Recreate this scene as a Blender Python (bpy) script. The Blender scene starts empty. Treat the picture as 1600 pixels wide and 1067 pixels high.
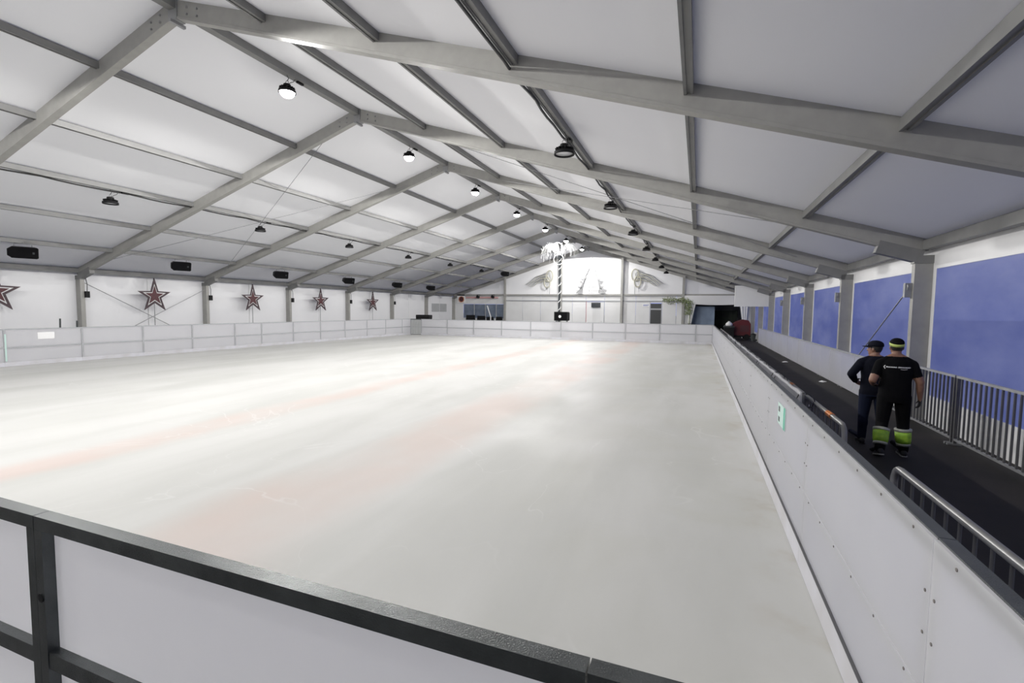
import bpy, bmesh, math, random
from mathutils import Vector, Matrix, bvhtree
random.seed(7)
PI = math.pi
sc = bpy.context.scene
C = sc.collection

# ------------------------------------------------------------------ camera
YAW, PITCH, ROLL, FPX = 0.3675, 0.0666, 0.0113, 754.36
CAMH = 2.0
fw = Vector((-math.sin(YAW)*math.cos(PITCH), math.cos(YAW)*math.cos(PITCH), -math.sin(PITCH)))
rt = Vector((math.cos(YAW), math.sin(YAW), 0)); up = rt.cross(fw)
r2 = math.cos(ROLL)*rt + math.sin(ROLL)*up
u2 = -math.sin(ROLL)*rt + math.cos(ROLL)*up
cd = bpy.data.cameras.new('camera'); cam = bpy.data.objects.new('camera', cd); C.objects.link(cam)
cd.sensor_width = 36; cd.lens = 36*FPX/1600; cd.clip_start = .05; cd.clip_end = 500
M = Matrix((( r2.x, u2.x, -fw.x, 0), (r2.y, u2.y, -fw.y, 0), (r2.z, u2.z, -fw.z, CAMH), (0, 0, 0, 1)))
cam.matrix_world = M
sc.camera = cam

# ------------------------------------------------------------------ world: blue dusk
w = bpy.data.worlds.new('dusk'); sc.world = w; w.use_nodes = True
nt = w.node_tree; nt.nodes.clear()
o = nt.nodes.new('ShaderNodeOutputWorld'); bg = nt.nodes.new('ShaderNodeBackground')
tc = nt.nodes.new('ShaderNodeTexCoord'); sp = nt.nodes.new('ShaderNodeSeparateXYZ'); rp = nt.nodes.new('ShaderNodeValToRGB')
rp.color_ramp.elements[0].position = 0; rp.color_ramp.elements[0].color = (.34, .38, .72, 1)
rp.color_ramp.elements[1].position = .7; rp.color_ramp.elements[1].color = (.16, .21, .52, 1)
nt.links.new(tc.outputs['Generated'], sp.inputs[0]); nt.links.new(sp.outputs['Z'], rp.inputs[0])
nt.links.new(rp.outputs[0], bg.inputs['Color']); bg.inputs['Strength'].default_value = 1.1
nt.links.new(bg.outputs[0], o.inputs['Surface'])

sc.view_settings.view_transform = 'Standard'; sc.view_settings.look = 'None'
sc.view_settings.gamma = 1; sc.view_settings.use_curve_mapping = False
sc.view_settings.exposure = 0.0
LAMP_W = 890.0      # wide-beam LED lamps under the ridge

# ------------------------------------------------------------------ dimensions
XL, XC, XR = -21.93, -8.97, 3.90
ZE, ZR = 3.22, 7.30                       # rafter centre line at eave / ridge
SL = (ZR-ZE)/(XR-XC)
Y2 = 11.28; BAY = 5.0
GY = Y2 + 6*BAY                            # far gable
NY = Y2 - 4*BAY                            # near gable behind the photographer
ICE = .14; BZ = 1.2516
BL, BR, BF, BN = -18.98, .763, 29.27, .985
def roofz(x): return ZR - SL*abs(x-XC)
ORD = ['first', 'second', 'third', 'fourth', 'fifth', 'sixth', 'seventh', 'eighth', 'ninth', 'tenth', 'eleventh', 'twelfth', 'thirteenth', 'fourteenth', 'fifteenth', 'sixteenth', 'seventeenth']

# ------------------------------------------------------------------ materials
MAT = {}
def mat(name, col, rough=.6, metal=0, noise=None, bump=None, trans=0, spec=.5, emit=None):
    m = bpy.data.materials.new(name); m.use_nodes = True; n = m.node_tree; N = n.nodes; L = n.links
    b = N['Principled BSDF']; b.inputs['Base Color'].default_value = (*col, 1)
    b.inputs['Roughness'].default_value = rough; b.inputs['Metallic'].default_value = metal
    b.inputs['Specular IOR Level'].default_value = spec
    t = None
    if noise or bump:
        t = N.new('ShaderNodeTexCoord')
    if noise:
        sc_, amt, c2 = noise
        nz = N.new('ShaderNodeTexNoise'); nz.inputs['Scale'].default_value = sc_; nz.inputs['Detail'].default_value = 5
        L.new(t.outputs['Object'], nz.inputs['Vector'])
        r = N.new('ShaderNodeValToRGB'); r.color_ramp.elements[0].position = .35; r.color_ramp.elements[1].position = .7
        r.color_ramp.elements[0].color = (*col, 1)
        r.color_ramp.elements[1].color = (*[a+(c-a)*amt for a, c in zip(col, c2)], 1)
        L.new(nz.outputs['Fac'], r.inputs[0]); L.new(r.outputs[0], b.inputs['Base Color'])
    if bump:
        nz2 = N.new('ShaderNodeTexNoise'); nz2.inputs['Scale'].default_value = bump[0]; nz2.inputs['Detail'].default_value = 3
        L.new(t.outputs['Object'], nz2.inputs['Vector'])
        bp = N.new('ShaderNodeBump'); bp.inputs['Strength'].default_value = bump[1]; bp.inputs['Distance'].default_value = bump[2]
        L.new(nz2.outputs['Fac'], bp.inputs['Height']); L.new(bp.outputs[0], b.inputs['Normal'])
    if trans:
        tr = N.new('ShaderNodeBsdfTranslucent'); tr.inputs[0].default_value = (*col, 1)
        mx = N.new('ShaderNodeMixShader'); mx.inputs[0].default_value = trans
        L.new(b.outputs[0], mx.inputs[1]); L.new(tr.outputs[0], mx.inputs[2]); L.new(mx.outputs[0], N['Material Output'].inputs[0])
    if emit:
        b.inputs['Emission Color'].default_value = (*emit[0], 1); b.inputs['Emission Strength'].default_value = emit[1]
    MAT[name] = m
    return m
mat('fabric', (.90, .90, .905), .55, 0, noise=(.35, .6, (.87, .87, .88)), bump=(1.3, .15, .03), trans=.05, spec=.3)
mat('wall_fabric', (.86, .86, .86), .5, 0, noise=(.8, .6, (.81, .81, .82)), bump=(1.6, .25, .04), trans=.06, spec=.35)
mat('aluminium', (.36, .355, .335), .5, .1, noise=(6, .5, (.29, .285, .27)))
mat('purlin', (.23, .23, .225), .5, .1, noise=(5, .5, (.18, .18, .18)))
mat('steel', (.11, .12, .12), .27, .5, noise=(9, .7, (.06, .066, .066)), bump=(220, .5, .002))
mat('zinc', (.34, .345, .35), .42, .35, noise=(12, .5, (.25, .25, .26)))
mat('chrome', (.27, .27, .27), .38, .5, noise=(20, .5, (.19, .185, .17)))
mat('rail_dark', (.12, .12, .125), .45, .3)
mat('strip', (.40, .41, .43), .5, .1, noise=(10, .5, (.33, .33, .35)))
mat("board", (.88, .88, .90), .3, 0, noise=(1.7, .7, (.81, .81, .84)), bump=(2.2, .06, .02), trans=.60)
mat('gate_grey', (.46, .47, .47), .45, 0, noise=(3, .6, (.38, .39, .39)))
mat('kick', (.60, .60, .65), .4, 0, noise=(2.5, .8, (.50, .49, .50)))
mat('screw', (.22, .20, .19), .5, .4)
mat('rubber', (.015, .0135, .0135), .7, 0, spec=.3, noise=(1.1, .8, (.034, .029, .026)), bump=(60, .3, .004))
mat('asphalt', (.10, .10, .11), .8, 0, noise=(2, .7, (.06, .06, .07)))
mat('black', (.007, .007, .008), .55, 0, spec=.2, noise=(40, .6, (.02, .02, .02)))
mat('grille', (.005, .005, .006), .8, 0, spec=.1, bump=(250, .6, .002))
mat('white_paint', (.80, .80, .80), .4, 0, noise=(1.2, .5, (.74, .74, .75)))
mat('cable', (.05, .05, .05), .6)
mat('wire', (.32, .32, .33), .4, .5)
mat('lens_off', (.75, .76, .78), .25)
mat('lens_on', (1, 1, 1), .4, emit=((1, .985, .96), 40))
mat('maroon', (.055, .014, .018), .45, 0, noise=(30, .8, (.12, .02, .025)), bump=(80, .6, .01))
mat('dark_tinsel', (.05, .03, .035), .4, .3, noise=(40, .8, (.10, .07, .08)), bump=(90, .7, .01))
mat('rope_light', (.86, .86, .86), .35)
mat('gold_tinsel', (.46, .44, .34), .45, .1, noise=(25, .8, (.60, .60, .55)))
mat('silver_tinsel', (.27, .275, .28), .4, .2, noise=(25, .8, (.36, .36, .37)))
mat('partition', (.74, .745, .75), .5, 0, noise=(1.5, .6, (.69, .69, .69)))
mat('doorway_dark', (.025, .027, .03), .4)
mat('blue_tarp', (.30, .38, .50), .6, 0, noise=(2, .6, (.20, .27, .38)))
mat('dark_green', (.012, .022, .012), .5, 0, noise=(3, .8, (.02, .04, .018)))
mat('red_paint', (.13, .012, .016), .4, 0, noise=(4, .6, (.08, .008, .01)))
mat('pink', (.62, .36, .36), .6)
mat('glass_dark', (.12, .15, .21), .15, 0, noise=(1.5, .7, (.22, .26, .33)))
mat('vinyl_grey', (.42, .43, .44), .3, 0, noise=(1.5, .6, (.50, .51, .52)))
mat('leaf', (.16, .22, .09), .6, 0, noise=(12, .9, (.34, .36, .20)))
mat('orange', (.55, .17, .03), .5)
mat('sign_dark', (.035, .04, .045), .4)
mat('sign_green', (.08, .42, .30), .45)
mat('sign_blue', (.10, .14, .45), .45)
mat('sticker', (.52, .70, .65), .35)
mat('paper', (.84, .84, .84), .6)
mat('banner', (.55, .55, .57), .6, 0, noise=(6, .7, (.68, .68, .71)), bump=(30, .4, .01), trans=.3)
# people
mat('skin', (.29, .155, .105), .5, 0, noise=(30, .4, (.24, .12, .08)), bump=(150, .1, .001))
mat('tee', (.005, .005, .006), .9, 0, spec=.12, bump=(40, .4, .004))
mat('trouser', (.005, .005, .006), .9, 0, spec=.12, bump=(30, .4, .005))
mat('jacket', (.006, .007, .014), .85, 0, spec=.15, bump=(25, .5, .006))
mat('jeans', (.010, .014, .032), .85, 0, spec=.15, bump=(40, .4, .004))
mat('hair', (.012, .010, .009), .6)
mat('glove', (.014, .014, .015), .7)
mat('shoe', (.012, .012, .013), .5)
mat('sole', (.30, .30, .29), .6)
mat('hivis', (.42, .68, .06), .5, 0, noise=(30, .7, (.20, .50, .05)))
mat('hivis_pale', (.52, .62, .16), .55)
mat('reflective', (.42, .43, .38), .35, .3)
mat('print', (.80, .80, .80), .6)

# window film: cloudy clear vinyl
def film():
    m = bpy.data.materials.new('window_film'); m.use_nodes = True; N = m.node_tree.nodes; L = m.node_tree.links; N.clear()
    out = N.new('ShaderNodeOutputMaterial'); t = N.new('ShaderNodeTexCoord')
    mp = N.new('ShaderNodeMapping'); mp.inputs['Scale'].default_value = (1, .55, 1.3)
    nz = N.new('ShaderNodeTexNoise'); nz.inputs['Scale'].default_value = 1.1; nz.inputs['Detail'].default_value = 4
    L.new(t.outputs['Object'], mp.inputs[0]); L.new(mp.outputs[0], nz.inputs['Vector'])
    r = N.new('ShaderNodeMapRange'); r.inputs[1].default_value = .3; r.inputs[2].default_value = .7; r.inputs[3].default_value = .90; r.inputs[4].default_value = 1.0
    L.new(nz.outputs['Fac'], r.inputs[0])
    tp = N.new('ShaderNodeBsdfTransparent'); tp.inputs[0].default_value = (.82, .86, .97, 1)
    tl = N.new('ShaderNodeBsdfTranslucent')
    n2 = N.new('ShaderNodeTexNoise'); n2.inputs['Scale'].default_value = .9; n2.inputs['Detail'].default_value = 5; L.new(mp.outputs[0], n2.inputs['Vector'])
    cr = N.new('ShaderNodeValToRGB'); cr.color_ramp.elements[0].position = .36; cr.color_ramp.elements[1].position = .68
    cr.color_ramp.elements[0].color = (.50, .55, .78, 1); cr.color_ramp.elements[1].color = (.93, .92, .95, 1)
    L.new(n2.outputs['Fac'], cr.inputs[0]); L.new(cr.outputs[0], tl.inputs[0])
    df = N.new('ShaderNodeBsdfPrincipled'); df.inputs['Base Color'].default_value = (.28, .30, .42, 1); df.inputs['Roughness'].default_value = .25
    a = N.new('ShaderNodeMixShader'); b = N.new('ShaderNodeMixShader'); b.inputs[0].default_value = .14
    bp = N.new('ShaderNodeBump'); bp.inputs['Strength'].default_value = .5; bp.inputs['Distance'].default_value = .05
    L.new(nz.outputs['Fac'], bp.inputs['Height']); L.new(bp.outputs[0], df.inputs['Normal'])
    L.new(r.outputs[0], a.inputs[0]); L.new(tp.outputs[0], a.inputs[1]); L.new(tl.outputs[0], a.inputs[2])
    L.new(a.outputs[0], b.inputs[1]); L.new(df.outputs[0], b.inputs[2]); L.new(b.outputs[0], out.inputs[0])
    MAT['film'] = m
film()

def ice_mat():
    m = bpy.data.materials.new('ice'); m.use_nodes = True; N = m.node_tree.nodes; L = m.node_tree.links
    b = N['Principled BSDF']; t = N.new('ShaderNodeTexCoord'); s = N.new('ShaderNodeSeparateXYZ')
    L.new(t.outputs['Object'], s.inputs[0])
    def noise(scale, detail=4, vec=None, dist=0):
        n = N.new('ShaderNodeTexNoise'); n.inputs['Scale'].default_value = scale; n.inputs['Detail'].default_value = detail
        n.inputs['Distortion'].default_value = dist
        L.new(vec or t.outputs['Object'], n.inputs['Vector']); return n.outputs['Fac']
    def math_(op, a, bb, clamp=False):
        n = N.new('ShaderNodeMath'); n.operation = op; n.use_clamp = clamp
        for i, v in enumerate((a, bb)):
            if isinstance(v, (int, float)): n.inputs[i].default_value = v
            else: L.new(v, n.inputs[i])
        return n.outputs[0]
    def rng(v, a, bb, c=0, d=1, smooth=True):
        n = N.new('ShaderNodeMapRange'); n.interpolation_type = 'SMOOTHSTEP' if smooth else 'LINEAR'
        n.inputs[1].default_value = a; n.inputs[2].default_value = bb; n.inputs[3].default_value = c; n.inputs[4].default_value = d
        L.new(v, n.inputs[0]); return n.outputs[0]
    def mix(f, a, col):
        n = N.new('ShaderNodeMixRGB'); L.new(f, n.inputs[0])
        if isinstance(a, tuple): n.inputs[1].default_value = (*a, 1)
        else: L.new(a, n.inputs[1])
        n.inputs[2].default_value = (*col, 1); return n.outputs[0]
    mp = N.new('ShaderNodeMapping'); mp.inputs['Scale'].default_value = (1, .22, 1); L.new(t.outputs['Object'], mp.inputs[0])
    streak = noise(.9, 6, mp.outputs[0], .4)
    col = mix(rng(streak, .35, .68), (.60, .599, .584), (.53, .532, .512))
    # faded red stripes frozen under the surface
    wob = math_('MULTIPLY', math_('SUBTRACT', noise(.5, 3), .5), .7)
    xx = math_('ADD', s.outputs['X'], wob)
    patch = rng(noise(.45, 4), .36, .62, .35, 1)
    for cx, hw, soft, amt, c in ((-7.05, .12, .45, .55, (.61, .475, .43)), (-3.5, .30, .60, .55, (.61, .485, .44))):
        d = math_('ABSOLUTE', math_('SUBTRACT', xx, cx), 0)
        f = math_('MULTIPLY', math_('MULTIPLY', rng(d, hw, hw+soft, 1, 0), patch), amt)
        col = mix(f, col, c)
    # olive grime by the right-hand boards
    g = math_('MULTIPLY', rng(s.outputs['X'], -3.0, .76, 0, 1), rng(noise(.55, 6, None, .6), .42, .72, 0, .5))
    col = mix(g, col, (.49, .488, .43))
    g2 = math_('MULTIPLY', rng(s.outputs['X'], .25, .74, 0, 1), rng(noise(2.2, 4), .45, .7, 0, .45))
    col = mix(g2, col, (.38, .33, .25))
    # pale skate-worn veins
    v = N.new('ShaderNodeTexNoise'); v.inputs['Scale'].default_value = .42; v.inputs['Detail'].default_value = 4; v.inputs['Distortion'].default_value = .8
    L.new(t.outputs['Object'], v.inputs['Vector'])
    vd = math_('ABSOLUTE', math_('SUBTRACT', v.outputs['Fac'], .5), 0)
    col = mix(math_('MULTIPLY', rng(vd, .0, .006, .28, 0), rng(noise(.6, 2), .45, .6)), col, (.72, .72, .71))
    L.new(col, b.inputs['Base Color'])
    L.new(rng(noise(.7, 5), .3, .7, .45, .62), b.inputs['Roughness'])
    b.inputs['Specular IOR Level'].default_value = .09
    bp = N.new('ShaderNodeBump'); bp.inputs['Strength'].default_value = .12; bp.inputs['Distance'].default_value = .02
    L.new(noise(3.5, 5), bp.inputs['Height']); L.new(bp.outputs[0], b.inputs['Normal'])
    MAT['ice'] = m
ice_mat()

# ------------------------------------------------------------------ mesh helpers
class MB:
    def __init__(s): s.v = []; s.f = []
    def add(s, vs, fs):
        k = len(s.v); s.v += [tuple(v) for v in vs]; s.f += [tuple(i+k for i in f) for f in fs]; return s
    def box(s, x0, x1, y0, y1, z0, z1):
        return s.add([(x0,y0,z0),(x1,y0,z0),(x1,y1,z0),(x0,y1,z0),(x0,y0,z1),(x1,y0,z1),(x1,y1,z1),(x0,y1,z1)],
                     [(0,3,2,1),(4,5,6,7),(0,1,5,4),(1,2,6,5),(2,3,7,6),(3,0,4,7)])
    def prism(s, prof, p0, p1, upv=(0,0,1)):
        """extrude closed 2D profile (side, up) from p0 to p1"""
        p0 = Vector(p0); p1 = Vector(p1); d = (p1-p0).normalized(); side = d.cross(Vector(upv))
        if side.length < 1e-4: side = d.cross(Vector((0, 1, 0)))
        side.normalize(); u = side.cross(d).normalized(); n = len(prof)
        vs = [p + side*a + u*b for p in (p0, p1) for a, b in prof]
        fs = [(i, (i+1) % n, n+(i+1) % n, n+i) for i in range(n)] + [tuple(reversed(range(n))), tuple(range(n, 2*n))]
        return s.add(vs, fs)
    def beam(s, p0, p1, wdt, h, upv=(0,0,1)):
        return s.prism([(-wdt/2,-h/2),(wdt/2,-h/2),(wdt/2,h/2),(-wdt/2,h/2)], p0, p1, upv)
    def tube(s, path, r, n=6, cap=True, closed=False):
        P = [Vector(p) for p in path]; R = r if isinstance(r, (list, tuple)) else [r]*len(P)
        m = len(P); ring = []; prev = None
        for i in range(m):
            a = P[(i-1) % m] if (closed or i > 0) else P[i]; b = P[(i+1) % m] if (closed or i < m-1) else P[i]
            d = (b-a).normalized()
            if prev is None:
                prev = d.cross(Vector((0,0,1)))
                if prev.length < 1e-3: prev = d.cross(Vector((0,1,0)))
            sd = prev - d*prev.dot(d); sd.normalize(); prev = sd; u = sd.cross(d)
            ring.append([P[i] + (sd*math.cos(2*PI*k/n) + u*math.sin(2*PI*k/n))*R[i] for k in range(n)])
        vs = [q for rg in ring for q in rg]; fs = []
        for i in range(m if closed else m-1):
            j = (i+1) % m
            for k in range(n): fs.append((i*n+k, i*n+(k+1) % n, j*n+(k+1) % n, j*n+k))
        if cap and not closed: fs += [tuple(reversed(range(n))), tuple((m-1)*n+k for k in range(n))]
        return s.add(vs, fs)
    def lathe(s, prof, c=(0,0,0), n=20):
        """prof list of (r,z)"""
        vs = []; m = len(prof)
        for r, z in prof:
            for k in range(n): vs.append((c[0]+r*math.cos(2*PI*k/n), c[1]+r*math.sin(2*PI*k/n), c[2]+z))
        fs = [(i*n+k, i*n+(k+1) % n, (i+1)*n+(k+1) % n, (i+1)*n+k) for i in range(m-1) for k in range(n)]
        fs += [tuple(reversed(range(n))), tuple((m-1)*n+k for k in range(n))]
        return s.add(vs, fs)
    def loft(s, rings):
        """rings: list of lists of points, same count"""
        n = len(rings[0]); vs = [p for r in rings for p in r]
        fs = [(i*n+k, i*n+(k+1) % n, (i+1)*n+(k+1) % n, (i+1)*n+k) for i in range(len(rings)-1) for k in range(n)]
        fs += [tuple(reversed(range(n))), tuple((len(rings)-1)*n+k for k in range(n))]
        return s.add(vs, fs)
    def plate(s, poly, y0, y1):
        """polygon in xz extruded along y"""
        n = len(poly); vs = [(a, y0, b) for a, b in poly] + [(a, y1, b) for a, b in poly]
        return s.add(vs, [tuple(range(n)), tuple(reversed(range(n, 2*n)))] + [(i, n+i, n+(i+1) % n, (i+1) % n) for i in range(n)])
    def mesh(s, name, m, smooth=False):
        me = bpy.data.meshes.new(name); me.from_pydata(s.v, [], s.f); me.update()
        bm = bmesh.new(); bm.from_mesh(me); bmesh.ops.recalc_face_normals(bm, faces=bm.faces); bm.to_mesh(me); bm.free()
        me.materials.append(MAT[m])
        if smooth:
            for p in me.polygons: p.use_smooth = True
        return me
    def build(s, name, m, parent=None, smooth=False, loc=None, rz=0):
        ob = bpy.data.objects.new(name, s.mesh(name, m, smooth)); C.objects.link(ob)
        if parent: ob.parent = parent
        if loc is not None: ob.location = loc
        if rz: ob.rotation_euler = (0, 0, rz)
        return ob
def link(name, me, parent=None, loc=None, rz=0):
    ob = bpy.data.objects.new(name, me); C.objects.link(ob)
    if parent: ob.parent = parent
    if loc is not None: ob.location = loc
    if rz: ob.rotation_euler = (0, 0, rz)
    return ob
def empty(name, loc=(0,0,0), rz=0):
    o = bpy.data.objects.new(name, None); C.objects.link(o); o.location = loc; o.rotation_euler = (0,0,rz); o.empty_display_size = .2
    return o
def tag(o, label, cat, group=None):
    o['label'] = label; o['category'] = cat
    if group: o['group'] = group
    return o
def struct(o, label=None):
    o['kind'] = 'structure'
    if label: o['label'] = label
    return o
def copy_tree(o, parent=None):
    c = o.copy(); C.objects.link(c); c.parent = parent
    for ch in list(o.children): copy_tree(ch, c)
    return c
def arc(c, r, a0, a1, n, ax=(1,0,0), ay=(0,0,1)):
    ax = Vector(ax); ay = Vector(ay); c = Vector(c)
    return [c + ax*r*math.cos(a0+(a1-a0)*i/n) + ay*r*math.sin(a0+(a1-a0)*i/n) for i in range(n+1)]

# ================================================================== THE SETTING
struct(MB().box(XL-.4, XR+.35, NY-.2, GY+7, -.08, 0).build('floor', 'rubber'), 'dark rubber flooring of the walkways around the ice')
struct(MB().box(-160, 160, -120, 220, -.25, -.10).build('ground_outside', 'asphalt'), 'dark ground outside the tent')
struct(MB().box(BL-.13, BR+.13, BN-.12, BF+.13, .001, ICE).build('floor_ice', 'ice'), 'pale worn ice sheet with faded red stripes')

FT = .17   # fabric above rafter centre line (perpendicular offset, vertical)
bays = [(NY+BAY*i, NY+BAY*(i+1)) for i in range(10)]
frames_y = [Y2+BAY*i for i in range(-2, 7)]       # frames built in view
ceil = struct(empty('ceiling'), 'white tent roof fabric over slim metal purlins')
EX = .14
def gridquad(p00, p10, p11, p01, nu, nv, sag=0):
    m = MB(); vs = []
    a, b, c_, d = map(Vector, (p00, p10, p11, p01))
    for j in range(nv+1):
        for i in range(nu+1):
            u, v = i/nu, j/nv
            p = (a*(1-u)+b*u)*(1-v) + (d*(1-u)+c_*u)*v
            p.z -= sag*(abs(math.sin(PI*u*1))*abs(math.sin(PI*v*6)))
            vs.append(p)
    return m.add(vs, [(j*(nu+1)+i, j*(nu+1)+i+1, (j+1)*(nu+1)+i+1, (j+1)*(nu+1)+i) for j in range(nv) for i in range(nu)])
for (a, b) in bays:
    for s_, xe in ((-1, XL-EX), (1, XR+EX)):
        gridquad((XC, a, ZR+FT), (XC, b, ZR+FT), (xe, b, roofz(xe)+FT), (xe, a, roofz(xe)+FT), 8, 24, -.015).build('fabric_panel', 'fabric', ceil, True)
PX = [-11.19, -13.38, -15.58, -17.72, -19.84, -6.84, -4.62, -2.41, -.2, 1.92]
pur_me = {}
def purlin_mesh(L, kind):
    k = (round(L, 2), kind)
    if k not in pur_me:
        if kind == 'ridge': pr = [(-.085,-.10),(.085,-.10),(.085,.06),(-.085,.06)]
        elif kind == 'eave': pr = [(-.07,-.09),(.07,-.09),(.07,.09),(-.07,.09)]
        else: pr = [(-.055,-.075),(-.02,-.075),(-.02,-.06),(.02,-.06),(.02,-.075),(.055,-.075),(.055,.055),(-.055,.055)]
        pur_me[k] = MB().prism(pr, (0, .06, 0), (0, L-.06, 0)).mesh('purlin', 'purlin')
    return pur_me[k]
for (a, b) in bays[2:]:
    for x in PX: link('purlin', purlin_mesh(BAY, 'p'), ceil, (x, a, roofz(x)+FT-.065))
    link('ridge_beam', purlin_mesh(BAY, 'ridge'), ceil, (XC, a, ZR+FT-.085))
    link('eave_beam', purlin_mesh(BAY, 'eave'), ceil, (XL+.02, a, ZE+.06))
    link('eave_beam', purlin_mesh(BAY, 'eave'), ceil, (XR+.02, a, ZE+.06))

# left fabric wall
wl = struct(empty('wall_left'), 'white fabric side wall of the tent hung with stars')
for (a, b) in bays:
    top = ZE+.16; x = XL-.13
    gridquad((x, a, 0), (x, b, 0), (x, b, top), (x, a, top), 10, 6).build('fabric_panel', 'wall_fabric', wl, True)
MB().box(XL-.135, XL-.12, 37.4, 40.1, 1.70, 2.44).build('window_pane', 'vinyl_grey', wl)['label'] = 'small cloudy grey vinyl window'
# thin hems on the fabric
for y in [Y2+BAY*i for i in range(-1, 6)]:
    MB().box(XL-.125, XL-.105, y+2.48, y+2.52, 0, ZE).build('seam', 'wall_fabric', wl)

# right wall: fabric borders and vinyl windows
wr = struct(empty('wall_right'), 'fabric side wall with large cloudy vinyl windows showing blue dusk')
WZ0, WZ1 = .50, 2.83; WX = XR+.13
for i, (a, b) in enumerate(bays):
    top = ZE+.16
    for (y0, y1, z0, z1) in ((a, b, WZ1, top), (a, b, 0, WZ0), (a, a+.2, WZ0, WZ1), (b-.2, b, WZ0, WZ1)):
        MB().box(WX, WX+.012, y0, y1, z0, z1).build('fabric_border', 'wall_fabric', wr)
    gridquad((WX+.004, a+.2, WZ0), (WX+.004, b-.2, WZ0), (WX+.004, b-.2, WZ1), (WX+.004, a+.2, WZ1), 12, 6).build('window_pane', 'film', wr, True)

# near gable behind the photographer
wn = MB().add([(XL-.13, NY, 0), (XR+.13, NY, 0), (XR+.13, NY, ZE+.16), (XC, NY, ZR+FT), (XL-.13, NY, ZE+.16)], [(0, 1, 2, 3, 4)]).build('wall_near', 'wall_fabric')
struct(wn, 'white fabric gable behind the front barrier')

# ------------------------------------------------------------------ far gable
wf = struct(empty('wall_far'), 'white far gable wall with grey posts, partition panels and doors')
OX0, OX1, OZ = -.62, 3.50, 2.46      # opening at the right of the gable
BZG = 3.30
g = GY+.06
def upper(x): return roofz(x)+FT
m = MB(); m.add([(XL-.13, g, BZG), (XR+.13, g, BZG), (XR+.13, g, upper(XR+.13)), (XC, g, upper(XC)), (XL-.13, g, upper(XL-.13))], [(0,1,2,3,4)]); m.build('gable_fabric', 'wall_fabric', wf)
MB().box(XL, XR, g-.16, g-.04, BZG-.07, BZG+.07).build('cross_beam', 'aluminium', wf)
for x in (-16.58, -11.3, -6.05, -1.18):
    MB().prism([(-.09,-.08),(.09,-.08),(.09,.08),(-.09,.08)], (x, g-.22, 0), (x, g-.22, roofz(x)-.02), (0,1,0)).build('gable_post', 'aluminium', wf)
# lower partition: white sheets with joints
xs = [-16.6, -14.9, -13.2, -11.5, -10.3, -9.1]
for a, b in zip(xs, xs[1:]): MB().box(a+.012, b-.012, g-.03, g+.03, 0, BZG-.07).build('partition_panel', 'partition', wf)
for a, b in ((-7.5, -6.1), (-6.1, -4.9), (-4.9, -3.76), (-2.80, -1.7), (-1.7, OX0)):
    MB().box(a+.012, b-.012, g-.03, g+.03, 0, BZG-.07).build('partition_panel', 'partition', wf)
MB().box(-9.1+.012, -7.5-.012, g-.03, g+.03, 2.75, BZG-.07).build('partition_panel', 'partition', wf)
MB().box(-3.76, -2.8, g-.03, g+.03, 2.66, BZG-.07).build('partition_panel', 'partition', wf)
MB().box(OX0, OX1, g-.03, g+.03, OZ+.15, BZG-.07).build('partition_panel', 'partition', wf)
MB().box(OX1, XR+.13, g-.03, g+.03, 0, BZG-.07).build('partition_panel', 'partition', wf)
MB().box(-16.6, OX0, g-.08, g-.03, 2.76, 2.84).build('partition_rail', 'strip', wf)
# left service front with blue windows
MB().box(XL-.13, -16.6, g-.03, g+.03, 2.46, BZG-.07).build('partition_panel', 'partition', wf)
MB().box(XL-.13, -16.6, g-.03, g+.03, 0, 1.15).build('partition_panel', 'partition', wf)
MB().box(XL-.13, -20.9, g-.03, g+.03, 1.15, 2.46).build('partition_panel', 'partition', wf)
wx = [-20.9, -19.75, -18.6, -17.5, -16.6]
w2 = struct(empty('window_2', (0, 0, 0)), 'row of blue grey windows beside the booth')
for a, b in zip(wx, wx[1:]):
    MB().box(a+.04, b-.04, g-.01, g+.01, 1.18, 2.44).build('pane', 'glass_dark', w2)
    MB().box(b-.04, b+.04, g-.05, g+.03, 1.15, 2.46).build('mullion', 'strip', w2)
# doors
d1 = struct(empty('door_1', (-3.28, g, 0)), 'dark open doorway, its darkness a flat black sheet, with transom')
MB().box(-.42, .42, -.01, .03, 0, 2.08).build('door_leaf', 'doorway_dark', d1)  # flat black sheet standing in for the dark inside of the open doorway
MB().box(-.42, .42, -.01, .02, 2.2, 2.60).build('transom', 'doorway_dark', d1)
MB().box(-.48, -.42, -.04, .03, 0, 2.66).build('door_frame', 'strip', d1); MB().box(.42, .48, -.04, .03, 0, 2.66).build('door_frame', 'strip', d1)
MB().box(-.42, .42, -.04, .03, 2.08, 2.2).build('door_frame', 'strip', d1)
d2 = struct(empty('door_2', (-8.3, g, 0)), 'white door with a thin pinkish frame')
MB().box(-.74, .76, -.02, .03, 0, 2.72).build('door_leaf', 'partition', d2)
MB().box(-.79, -.74, -.04, .03, 0, 2.75).build('door_frame', 'pink', d2); MB().box(.76, .79, -.04, .03, 0, 2.75).build('door_frame', 'strip', d2)
MB().tube([(.62, -.03, 1.05), (.62, -.08, 1.05), (.50, -.08, 1.05)], .014).build('handle', 'zinc', d2)
# annex beyond the opening
an = struct(empty('wall_back'), 'dim annex beyond the opening in the far gable')
MB().box(-1.6, 4.4, GY+6.8, GY+6.9, 0, 3.0).build('back_panel', 'strip', an)
MB().box(-1.65, -1.6, GY+.1, GY+6.9, 0, 3.0).build('side_panel', 'partition', an)
MB().box(4.4, 4.45, GY+.1, GY+6.9, 0, 3.0).build('side_panel', 'partition', an)
MB().box(-1.65, 4.45, GY+.1, GY+6.9, 3.0, 3.05).build('roof_panel', 'strip', an)

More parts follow.
